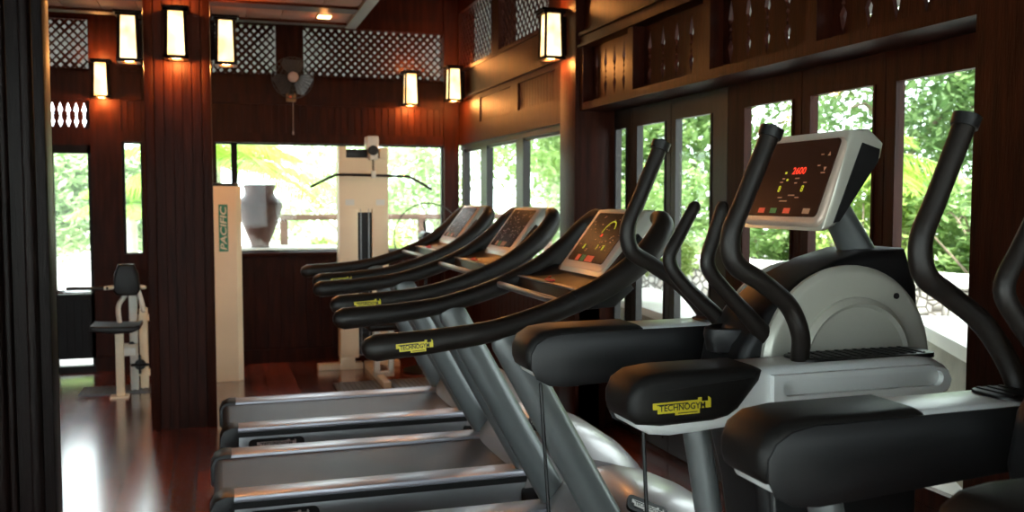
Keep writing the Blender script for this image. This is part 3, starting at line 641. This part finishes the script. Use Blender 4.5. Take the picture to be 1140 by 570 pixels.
    # bottle holder
    bh = MB(); bh.lathe([(.030,1.05),(.055,1.06),(.062,1.10),(.060,1.118),(.052,1.122),(.048,1.112),(.044,1.07)], 28, 0, Matrix.Translation((1.275, .0, 0)) @ Matrix.Diagonal((1.25,.9,1,1))); bh.build('bottle_holder', 'plastic', t)
    bh = MB(); bh.box(1.26, 1.42, -.09, .09, .96, 1.085, bev=.02); bh.build('holder_base', 'plastic', t)
    # mast and console
    m = MB(); m.tube([(1.70,0,1.22),(1.655,0,1.31),(1.60,0,1.40),(1.545,0,1.49)], [.058,.052,.044,.040], 18, 4, flat=(1.0,.85)); m.build('console_mast', 'tube', t)
    n = frame((1.402, 0, 1.385), (0,-1,0), (.085,0,.225)); H = .240; Wd = .175
    c = MB(); c.prism(rrect(-Wd, Wd, 0, H, .028), -.045, .0, 'z', bev=.010, seg=3, T=n); c.prism(rrect(-Wd+.01, Wd-.01, .10, H+.004, .03), -.085, -.04, 'z', bev=.012, T=n); co = c.build('console', 'bezel', t)
    sh = MB(); sh.prism([(1.412,1.372),(1.455,1.385),(1.585,1.555),(1.592,1.59),(1.55,1.625),(1.495,1.622)], -Wd-.004, Wd+.004, 'y', bev=.012, seg=3); sh.build('console_shell', 'silver2', co)
    sh = MB(); sh.prism([(1.445,1.392),(1.462,1.396),(1.572,1.545),(1.575,1.575),(1.525,1.590)], -Wd-.0075, Wd+.0075, 'y'); sh.build('side_inlay', 'plastic', co)
    sc = MB(); sc.prism(rrect(-Wd+.014, Wd-.016, .022, H-.008, .014), 0, .003, 'z', 0, T=n)
    sc.text('2600', n @ Matrix.Translation((.028,.148,.0036)), .020, 2, .058)
    for tx, px, py in (('8',-.035,.098),('8',.066,.098)): sc.text(tx, n @ Matrix.Translation((px,py,.0036)), .018, 1)
    for px, py in ((-.028,.140),(-.012,.120)): sc.box(px-.004, px+.004, py, py+.006, .003, .0038, 1, T=n)
    for px, mi in ((-.085,3),(-.03,4),(.03,3),(.115,5)): sc.box(px-.014, px+.014, .030, .044, .003, .0042, mi, T=n)
    for py, s2 in ((.185,1),(.155,-1)):
        px = .133; sc.add([(px-.006,py,.0036),(px+.006,py,.0036),(px,py+.012*s2,.0036)], [(0,1,2)], 5, T=n)
    rnd = random.Random(5)
    for px, py, w_ in ((.03,.125,.02),(-.03,.125,.012),(.028,.078,.03),(-.02,.072,.02),(.055,.072,.018),(.105,.188,.012),(.105,.158,.012),(.13,.138,.018),(.03,.112,.012),(.0,.062,.035),(-.035,.115,.014),(.07,.113,.014)):
        sc.add([(px-w_/2,py,.0034),(px+w_/2,py,.0034),(px+w_/2,py+.0035,.0034),(px-w_/2,py+.0035,.0034)], [(0,1,2,3)], 5, T=n)
    sc.build('screen', ['panel','ledyel','ledred','btnred','btngrn','print'], co)
    return t
e1 = make_elliptical('elliptical trainer with lit console and silver arm marked with yellow badge'); e1.location = (0, 2.128, 0)
e2 = make_elliptical('nearest elliptical trainer, mostly dark and cut off at right edge', .085, .08, 1, ((.06,-.02),(-.03,.012))); e2.location = (0.10, 1.195, 0)
for o in (e1, e2): o['group'] = 'elliptical trainers beside the folding doors'
# ------------------------------------------------------------------ weight machines
t = thing('weight_tower', 'tall cream weight tower with green PACIFIC sign beside the column', 'weight machine', (.08, 7.80, 0))
b = MB(); b.prism([(-.14,-.10),(.075,-.10),(.115,-.06),(.115,.12),(-.14,.12)], 0, 1.555, 'z', bev=.006); b.build('shroud', 'cream', t)
b = MB(); b.prism([(-.145,-.105),(.065,-.105),(.10,-.07),(.10,.12),(-.145,.12)], 1.555, 1.578, 'z', bev=.005); b.build('top_cap', 'plastic', t)
sg = MB(); T = frame((-.022, -.1015, 1.225), (0,0,1), (-1,0,0)); sg.box(-.185,.185,-.034,.034,0,.003,0,T=T); sg.text('PACIFIC', T @ Matrix.Translation((0,0,.0035)) @ Matrix(((1,.22,0,0),(0,1,0,0),(0,0,1,0),(0,0,0,1))), .048, 1, .335); sg.build('sign', ['green','signtxt'], t)

t = thing('lat_pulldown_machine', 'cream lat pulldown tower with black bar in front of back window', 'weight machine', (1.205, 8.0, 0))
b = MB(); b.box(-.212,.03-.085,-.06,.10,.10,1.80,bev=.008); b.box(.065,.205,-.06,.10,.10,1.80,bev=.008); b.box(-.06,.07,-.05,.10,1.34,1.80); b.box(-.212,.205,.06,.11,.10,1.80)
b.box(-.212,.205,-.062,-.05,1.37,1.80); b.build('tower', 'cream', t)
b = MB(); b.box(-.058,.066,-.02,.05,.12,1.36); 
for i in range(16): b.box(-.056,.064,-.035,.02,.14+i*.045,.178+i*.045,bev=.003)
b.build('weight_stack', 'plastic', t)
b = MB(); b.tube([(-.03,-.045,.12),(-.03,-.045,1.40)], .006, 8, 1); b.tube([(.038,-.045,.12),(.038,-.045,1.40)], .006, 8, 1); b.build('guide_rods', 'grey', t)
MB().box(-.212,-.15,-.07,.10,1.79,1.895,bev=.006).build('top_bracket', 'cream', t); MB().box(.135,.205,-.07,.10,1.79,1.89,bev=.006).build('top_bracket', 'cream', t); MB().box(-.15,.135,-.02,.08,1.80,1.875,bev=.004).build('top_cap', 'plastic', t)
b = MB(); b.box(.02,.12,-.12,.05,1.87,1.985,bev=.015); b.box(.035,.105,-.16,-.02,1.78,1.90,bev=.012); b.build('pulley_housing', 'creamw', t)
b = MB(); b.lathe([(.038,-.165),(.042,-.16),(.034,-.15),(.042,-.14),(.038,-.135)], 24, 0, Matrix.Translation((.065,0,1.86)), 'y'); b.build('pulley', 'plastic', t)
b = MB(); b.tube([(.065,-.15,1.84),(.065,-.15,1.68)], .004, 8, 1)
for i in range(7): b.tube([(.065-.006,-.15,1.82-i*.022),(.065+.006,-.15,1.808-i*.022)], .006, 6, 1)
b.build('chain', 'black', t)
b = MB(); b.tube([(-.45,-.15,1.555),(-.36,-.15,1.60),(-.26,-.15,1.648),(-.20,-.15,1.655),(.065,-.15,1.652),(.30,-.15,1.645),(.37,-.15,1.64),(.46,-.15,1.595),(.555,-.15,1.54)], .012, 10, 4); b.build('pull_bar', 'plastic', t)
b = MB(); b.box(.045,.085,-.165,-.135,1.63,1.69,bev=.005); b.build('bar_clip', 'creamw', t)
b = MB(); b.box(-.40,-.02,-.05,.05,.0,.055,bev=.006); b.box(-.212,-.09,-.06,.06,.0,.11,bev=.006); b.box(.0,.30,-.05,.05,0,.055,bev=.006); b.box(.0,.06,-.95,-.05,.0,.05,bev=.006); b.build('foot_frame', 'cream', t)
b = MB(); b.box(-.02,.03,-.62,-.56,.04,.42,bev=.008); b.box(.10,.145,-.62,-.56,.04,.42,bev=.008); b.box(-.02,.145,-.62,-.56,.03,.07,bev=.006); b.build('seat_post', 'creamw', t)
b = MB(); b.box(-.09,.20,-.80,-.42,.42,.49,bev=.03,seg=3); b.build('seat_pad', 'pad', t)
st = MB(); 
for sx in (-.16,.10): st.box(sx, sx+.075, -.0635, -.062, 1.40, 1.45)
st.build('instruction_sticker', 'creamw', t)

t = thing('seated_exercise_machine', 'cream seated exercise machine with black seat and back pad near garden door', 'weight machine', (-.68, 7.35, 0))
b = MB(); b.prism([(-.10,.03),(-.088,.15),(-.06,.225),(.05,.225),(.078,.15),(.09,.03),(.06,-.01),(-.07,-.01)], 0, .055, 'y', bev=.015, seg=3, T=Matrix.Translation((.045,.10,.745))); b.build('back_pad', 'pad', t)
b = MB(); b.prism([(-.19,.515),(-.185,.55),(-.15,.545),(.11,.535),(.145,.545),(.145,.515),(.09,.49),(-.02,.485),(-.13,.498)], -.16, .16, 'y', bev=.012, seg=3); b.build('seat_pad', 'pad', t)
b = MB(); b.box(-.035,.02,-.03,.03,.01,.50,bev=.005); b.box(-.075,.05,-.06,.05,0,.014); b.build('front_post', 'cream', t)
b = MB(); b.box(.045,.10,.20,.28,.0,.92,bev=.005); b.box(-.03,.10,.0,.25,.30,.36,bev=.005); b.build('rear_post', 'creamw', t)
b = MB(); b.tube([(.03,.16,.74),(-.02,.14,.66),(-.015,.10,.56),(.0,.05,.50)], .018, 10, 5); b.tube([(.10,.2,.80),(.13,.18,.70),(.15,.14,.62)], .02, 10, 4); b.build('curved_brace', 'creamw', t)
b = MB(); b.tube([(-.35,.05,.805),(-.09,.05,.80)], .013, 10, 1); b.build('hand_grip', 'plastic', t)
b = MB(); b.tube([(-.10,.05,.80),(-.02,.16,.80),(.05,.22,.80)], .016, 10, 2); b.tube([(.05,.2,.80),(.16,.16,.79)], .016, 10, 1); b.build('arm_bar', 'creamw', t)
b = MB(); b.box(.11,.17,.25,.33,.0,.62,bev=.005); b.box(.10,.30,.26,.32,.52,.57,bev=.005); b.box(.10,.30,.26,.32,.10,.15,bev=.005); b.box(.23,.29,.25,.33,0,1.0,bev=.005); b.build('stack_frame', 'cream', t)
b = MB(); b.lathe([(.035,-.02),(.04,-.01),(.04,.01),(.035,.02)], 20, 0, Matrix.Translation((.115,.20,.20)), 'y'); b.tube([(.06,.18,.20),(.17,.18,.20)], .012, 8, 1); b.tube([(.115,.18,.14),(.115,.18,.27)], .010, 8, 1); b.lathe([(.02,-.01),(.02,.01)], 12, 0, Matrix.Translation((.06,.19,.36)), 'y'); b.build('adjustment_knob', 'plastic', t)

def ribbed(x0, x1, y0, y1):
    m = MB(); m.box(x0, x1, y0, y1, .0005, .006); n = int((x1-x0)/.035)
    for i in range(n): m.box(x0+(x1-x0)*(i+.2)/n, x0+(x1-x0)*(i+.7)/n, y0+.01, y1-.01, .006, .011)
    return m
tag(ribbed(-.99, -.40, 7.45, 7.78).build('floor_mat', 'mat'), 'grey ribbed rubber mat under the seated exercise machine', 'mat')
tag(ribbed(.86, 1.19, 6.95, 7.38).build('floor_mat', 'mat'), 'grey ribbed mat to the left of the pulldown seat post', 'mat')
tag(ribbed(1.29, 1.66, 6.95, 7.38).build('floor_mat', 'mat'), 'grey ribbed mat to the right of the pulldown seat post', 'mat')

# ------------------------------------------------------------------ fans
def guard(mb, r, depth, rings=5, spokes=28, w=.0022, rim=1.8):
    for sgn in (-1, 1):
        for q in range(1, rings+1):
            rr = r*q/rings; yy = sgn*depth*(1-(q/rings)**3)
            mb.tube([(rr*math.cos(2*math.pi*i/32), yy, rr*math.sin(2*math.pi*i/32)) for i in range(33)], w if q < rings else w*rim, 5, 1, cap=False)
        for i in range(spokes):
            a = 2*math.pi*i/spokes
            mb.tube([(r*q/4*math.cos(a), sgn*depth*(1-(q/4)**3), r*q/4*math.sin(a)) for q in (0.6,2,3,4)], w, 4, 1, cap=False)
def blades(mb, r, n=3):
    for i in range(n):
        T = Matrix.Rotation(2*math.pi*i/n, 4, 'Y')
        vs = []; 
        for q in range(6):
            u = q/5; rr = .03+(r-.03)*u; w = .028+.065*math.sin(u*math.pi*.75)
            vs += [(-w, -.018*(1-u*.3), rr), (w, .018*(1-u*.3), rr), (w, .021*(1-u*.3), rr), (-w, -.015*(1-u*.3), rr)]
        fs = []
        for q in range(5):
            for k2 in range(4): fs.append((q*4+k2, q*4+(k2+1)%4, q*4+4+(k2+1)%4, q*4+4+k2))
        fs += [(0,1,2,3),(20,21,22,23)]
        mb.add(vs, fs, 0, True, T)
t = thing('wall_fan', 'round wall fan with pale centre cap mounted high on the back wall', 'fan', (.652, 8.27, 2.49))
g = MB(); guard(g, .175, .06); g.build('wire_guard', 'fang', t); g = MB(); blades(g, .155); g.build('fan_blade', 'blade', t)
g = MB(); g.lathe([(.0,-.078),(.038,-.074),(.045,-.06),(.045,-.055)], 24, 0, None, 'y'); g.build('centre_cap', 'fancap', t)
g = MB(); g.lathe([(.04,.04),(.05,.06),(.05,.15),(.03,.17)], 24, 0, None, 'y'); g.box(-.02,.02,.12,.22,-.13,.02,bev=.004); g.build('motor', 'plastic', t)
g = MB(); g.box(-.042,.038,.14,.225,-.185,-.115,bev=.006); g.build('switch_box', 'ivory', t)
g = MB(); g.lathe([(.012,.132),(.010,.128)], 12, 0, Matrix.Translation((-.01,.01,-.15)), 'y'); g.build('pilot_light', 'btnred', t)
g = MB(); g.tube([(.012,.15,-.18),(.01,.15,-.45)], .003, 6, 1); g.tube([(.01,.15,-.45),(.01,.15,-.47)], .007, 8, 1); g.build('pull_cord', 'fancap', t)
t = thing('pedestal_fan', 'round wire-guard pedestal fan standing in front of right back window', 'fan', (1.68, 7.60, 0))
g = MB(); guard(g, .285, .07, 2, 12, .0016, 3.2); gg = g.build('wire_guard', 'fang', t); gg.location = (0,0,1.135)
g = MB(); g.lathe([(.02,-.05),(.045,-.04),(.05,.0),(.05,.12),(.03,.16)], 20, 0, Matrix.Translation((0,.05,1.135)), 'y'); g.tube([(0,.10,1.17),(-.01,.10,1.26)], .010, 8, 1); g.build('motor', 'plastic', t)
g = MB(); g.tube([(0,.10,.02),(0,.10,1.11)], .014, 12, 1); g.lathe([(.20,0),(.20,.015),(.14,.03),(.03,.045),(.02,.08)], 32, 0, Matrix.Translation((0,.10,0))); g.build('stand', 'plastic', t)

# ------------------------------------------------------------------ outside: ground, walls, terrace
struct('garden_ground', MB().box(-40, 60, -40, 70, -.25, -.13), 'paving')
struct('terrace_paving', MB().box(2.47, 9.0, -4, 9.9, -.129, -.02), 'paving')
b = MB(); b.box(-.35, 1.15, 9.05, 9.75, -.12, .955); b.box(-.38, 1.18, 9.02, 9.78, .955, .985, bev=.008); tag(b.build('garden_plinth', 'whitewall'), 'white plinth carrying the brown urn outside the back window', 'plinth')
u = MB(); u.lathe([(.06,.986),(.085,.988),(.088,1.02),(.12,1.10),(.165,1.21),(.20,1.31),(.218,1.385),(.216,1.41),(.20,1.435),(.155,1.475),(.140,1.50),(.138,1.535),(.150,1.57),(.158,1.585),(.150,1.592),(.13,1.585),(.12,1.53),(.12,1.50)], 40, 0, Matrix.Translation((.41,9.38,0)))
tag(u.build('garden_urn', 'urn'), 'large glazed brown urn standing outside the back window', 'urn')
t = thing('terrace_railing', 'weathered brown wooden railing beyond the back window', 'railing', (0, 11.5, -.13))
b = MB(); b.box(.74, 4.2, -.05, .05, 1.33, 1.40, bev=.006); b.build('top_rail', 'railwood', t)
for xx in (.78, 1.62, 2.46, 3.3, 4.14): MB().box(xx-.045, xx+.045, -.045, .045, 0, 1.335, bev=.006).build('post', 'railwood', t)
b = MB(); b.box(.74, 4.2, -.02, .02, .72, .77); b.build('lower_rail', 'railwood', t)
# pebble wall seen through the folding doors
def wall_seg(name, p0, p1, th, z0, z1, zc, over, m, mc, label, cat):
    dx, dy = p1[0]-p0[0], p1[1]-p0[1]; L = math.hypot(dx, dy); a = math.atan2(dy, dx)
    t = thing(name, label, cat, (p0[0], p0[1], 0), a)
    MB().box(0, L, 0, th, z0, z1).build('wall_body', m, t); MB().box(-over, L+over, over*(-1 if th > 0 else 1), th+over*(1 if th > 0 else -1), z1, zc, bev=.008).build('coping', mc, t); return t
wall_seg('pebble_wall', (6.1,3.0), (4.2,9.8), -.35, -.13, .78, .86, .03, 'pebble', 'stone', 'long pebble-clad garden wall with pale coping beyond the folding doors', 'wall')
wall_seg('planter_wall', (2.93,5.55), (3.15,7.6), -.55, -.13, .60, .66, .02, 'stucco', 'stone', 'plain stucco planter wall outside the leftmost folding door', 'wall')
wall_seg('planter_wall', (3.30,3.20), (4.15,4.80), -.55, -.13, .64, .72, .03, 'stucco', 'stone', 'plain stucco planter wall outside the rightmost folding door', 'wall')

# ------------------------------------------------------------------ vegetation
def leaves(mb, rnd, c, rad, n, size, mi=0, shell=.55):
    for _ in range(n):
        while True:
            d = Vector((rnd.uniform(-1,1), rnd.uniform(-1,1), rnd.uniform(-1,1))); l = d.length
            if .05 < l < 1: break
        d = d/l*(shell+(1-shell)*rnd.random()) if rnd.random() < .8 else d
        p = Vector(c)+Vector((d.x*rad[0], d.y*rad[1], d.z*rad[2]))
        u = Vector((rnd.uniform(-1,1), rnd.uniform(-1,1), rnd.uniform(-.6,.6))).normalized(); w = u.cross(Vector((rnd.uniform(-.6,.6), rnd.uniform(-.6,.6), 1))).normalized()
        s = size*rnd.uniform(.6,1.3); nn = u.cross(w)*s*.12
        mb.add([p-u*s, p+w*s*.42+nn, p+u*s, p-w*s*.42+nn], [(0,1,2),(0,2,3)], mi)
def tree(name, label, x, y, z0, h, r, m, n, size, seed, trunk='trunk', cz=None, tr=.09, clumps=9, group=None, cat='tree', accent=None):
    rnd = random.Random(seed); t = thing(name, label, cat, (x, y, z0), group=group)
    f = MB(); zc = cz if cz is not None else h*.62; hz = h-zc
    for i in range(clumps):
        a = rnd.uniform(0, 6.28); q = rnd.uniform(.2,.75)*r; dz = rnd.uniform(-.75,.62)*hz
        cr = r*rnd.uniform(.32,.5)
        leaves(f, rnd, (q*math.cos(a), q*math.sin(a), zc+dz), (cr, cr, cr*.8), n//clumps, size, 0)
        if accent: leaves(f, rnd, (q*math.cos(a), q*math.sin(a), zc+dz+cr*.3), (cr, cr, cr*.8), n//clumps//22, size*.8, 1, .9)
    f.build('foliage', [m, accent] if accent else m, t)
    s = MB(); s.tube([(0,0,0),(rnd.uniform(-.1,.1)*r,rnd.uniform(-.1,.1)*r,zc*.5),(0,0,zc)], [tr*1.3,tr,tr*.6], 10, 4)
    for i in range(6):
        a = i*1.05+rnd.random(); z1 = zc*rnd.uniform(.45,.9); s.tube([(0,0,z1),(r*.35*math.cos(a),r*.35*math.sin(a),z1+hz*.4),(r*.6*math.cos(a),r*.6*math.sin(a),zc+hz*rnd.uniform(-.2,.5))], [tr*.5,tr*.3,tr*.12], 6, 3)
    s.build('trunk' if cat == 'tree' else 'stems', trunk, t); return t
def palm(name, label, x, y, z0, h, L, nf, seed, m='palm', cat='palm', lean=0, droop=.9, lw=.022):
    rnd = random.Random(seed); t = thing(name, label, cat, (x, y, z0))
    s = MB(); s.tube([(0,0,0),(lean*.4,0,h*.5),(lean,0,h)], [.09,.07,.06], 12, 4); s.build('trunk', 'ptrunk', t)
    for i in range(nf):
        a = 2*math.pi*i/nf+rnd.uniform(-.2,.2); el = R(rnd.uniform(15,70)); Lf = L*rnd.uniform(.8,1.1); f = MB(); P = []
        for q in range(13):
            u = q/12; P.append(Vector((lean+math.cos(a)*Lf*u*math.cos(el)*(1+.15*u), math.sin(a)*Lf*u*math.cos(el)*(1+.15*u), h+Lf*u*math.sin(el)-droop*Lf*u*u*.75)))
        f.tube(P, [.012]+[.009]*11+[.003], 5, 1)
        side = Vector((-math.sin(a), math.cos(a), 0))
        for q in range(1, 37):
            u = q/36; k0 = min(11, int(u*12)); p = P[k0].lerp(P[k0+1], u*12-k0); dr = (P[k0+1]-P[k0]).normalized()
            ll = Lf*.42*math.sin(math.pi*min(1,u*.85+.12))
            for sg in (-1, 1):
                d = (side*sg*.85+dr*.55+Vector((0,0,-.30-.25*rnd.random()))).normalized(); w = dr*lw
                f.add([p-w*.5, p+d*ll*.5+w*.7+Vector((0,0,.02)), p+d*ll, p+d*ll*.5-w*.7+Vector((0,0,.02))], [(0,1,2),(0,2,3)])
        f.build('frond', m, t)
    return t
# beyond the folding doors (right side)
GR = 'leafy shrubs behind the pebble wall'
sh = [(5.25,9.3,'leaf_mid','leafy shrub behind the left end of the pebble wall',None),(5.7,8.0,'leaf_lt','yellow-green shrub behind the pebble wall left of the big console',None),
      (6.1,6.9,'leaf_mid','bushy green shrub behind the pebble wall, below the lit elliptical console',None),(6.45,5.7,'leaf_lt','yellow-green shrub with pinkish tips seen right of the elliptical console','redleaf'),
      (6.8,4.6,'leaf_lt','pale shrub with pinkish tips behind the right end of the pebble wall','redleaf'),(7.1,3.5,'leaf_mid','green shrub at the near right end of the pebble wall',None)]
for i, (x, y, m, lb, ac) in enumerate(sh):
    tree('flowering_shrub' if ac else 'garden_shrub', lb, x+.75, y+.2, -.13, 2.1+.2*(i % 2), .85, m, 2800, .075, 20+i, cz=1.25, tr=.03, group=None, cat='shrub', accent=ac)
tr_ = [(7.6,13.2,4.6,1.9,'leaf_mid','tall leafy tree seen through the leftmost folding door pane'),(8.6,10.2,4.8,2.0,'leaf_dk','dark green tree seen through the second and third door panes'),
       (9.3,7.6,5.0,2.1,'leaf_mid','broad green tree behind the lit elliptical console'),(9.8,5.2,5.2,2.2,'leaf_dk','dense green tree seen through the rightmost door pane'),
       (10.4,2.6,5.2,2.2,'leaf_mid','green tree at the far right of the garden'),(6.3,15.6,4.6,1.9,'leaf_mid','feathery green tree seen through the nearest pane of the far window')]
for i, (x, y, h, r, m, lb) in enumerate(tr_):
    tree('garden_tree', lb, x, y, -.13, h, r, m, 12000, .085, 50+i, cz=h*.5, clumps=24)
palm('garden_palm', 'bright palm behind the wide stile of the folding doors', 6.6, 8.9, -.13, 1.9, 1.5, 14, 90)
tree('planter_shrub', 'low green shrub growing in the left stucco planter', 3.32, 6.4, .665, .5, .30, 'leaf_lt', 900, .045, 95, cz=.32, tr=.015, cat='shrub')
tree('planter_shrub', 'low pale green plant growing beyond the right stucco planter', 5.15, 3.7, -.02, 1.0, .4, 'leaf_lt', 1200, .05, 96, cz=.65, tr=.015, cat='shrub')
# beyond the far windows
palm('garden_palm', 'yellow-green palm with arching fronds above the urn', .02, 12.2, -.13, 2.0, 1.5, 15, 91)
palm('garden_palm', 'palm seen through the slim window beside the column', -1.0, 12.6, -.13, 1.45, 1.0, 12, 92)
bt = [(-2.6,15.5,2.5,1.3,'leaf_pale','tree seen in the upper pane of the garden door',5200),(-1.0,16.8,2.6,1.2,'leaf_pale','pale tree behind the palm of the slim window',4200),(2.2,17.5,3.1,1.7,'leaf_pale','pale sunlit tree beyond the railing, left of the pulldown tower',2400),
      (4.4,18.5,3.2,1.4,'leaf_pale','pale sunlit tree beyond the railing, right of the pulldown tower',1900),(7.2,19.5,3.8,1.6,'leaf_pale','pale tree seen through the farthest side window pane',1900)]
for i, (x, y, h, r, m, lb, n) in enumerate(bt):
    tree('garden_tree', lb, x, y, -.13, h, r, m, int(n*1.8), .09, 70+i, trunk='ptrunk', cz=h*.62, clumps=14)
tree('garden_shrub', 'light green shrub behind the railing left of the pulldown tower', 1.35, 12.6, -.13, 1.15, .55, 'leaf_lt', 1300, .06, 80, cz=.75, tr=.02, cat='shrub')
tree('garden_shrub', 'light green shrub behind the railing right of the pulldown tower', 2.5, 12.8, -.13, 1.3, .6, 'leaf_lt', 1300, .06, 81, cz=.8, tr=.02, cat='shrub')

# ------------------------------------------------------------------ light
w = bpy.data.worlds.new('sky'); S.world = w; w.use_nodes = True
bg = w.node_tree.nodes['Background']; bg.inputs[0].default_value = (.86,.94,1,1); bg.inputs[1].default_value = 8
l = bpy.data.lights.new('sun', 'SUN'); l.energy = 13; l.color = (1,.95,.86); l.angle = R(3)
o = bpy.data.objects.new('sun', l); C.objects.link(o); o.rotation_euler = Vector((.42,.50,-1.15)).to_track_quat('-Z','Y').to_euler()

# ------------------------------------------------------------------ camera
cam = bpy.data.cameras.new('camera'); co = bpy.data.objects.new('camera', cam); C.objects.link(co)
cam.sensor_width = 36; cam.lens = 36*1040/1140; cam.clip_start = .05; cam.dof.use_dof = True; cam.dof.focus_distance = 2.5; cam.dof.aperture_fstop = 4.5
co.location = (0,0,1.45); co.rotation_euler = (R(90)-math.atan(63/1040), 0, R(-17.6)); S.camera = co
S.view_settings.view_transform = 'Standard'; S.view_settings.look = 'None'; S.view_settings.gamma = 1; S.view_settings.use_curve_mapping = False; S.view_settings.exposure = .0
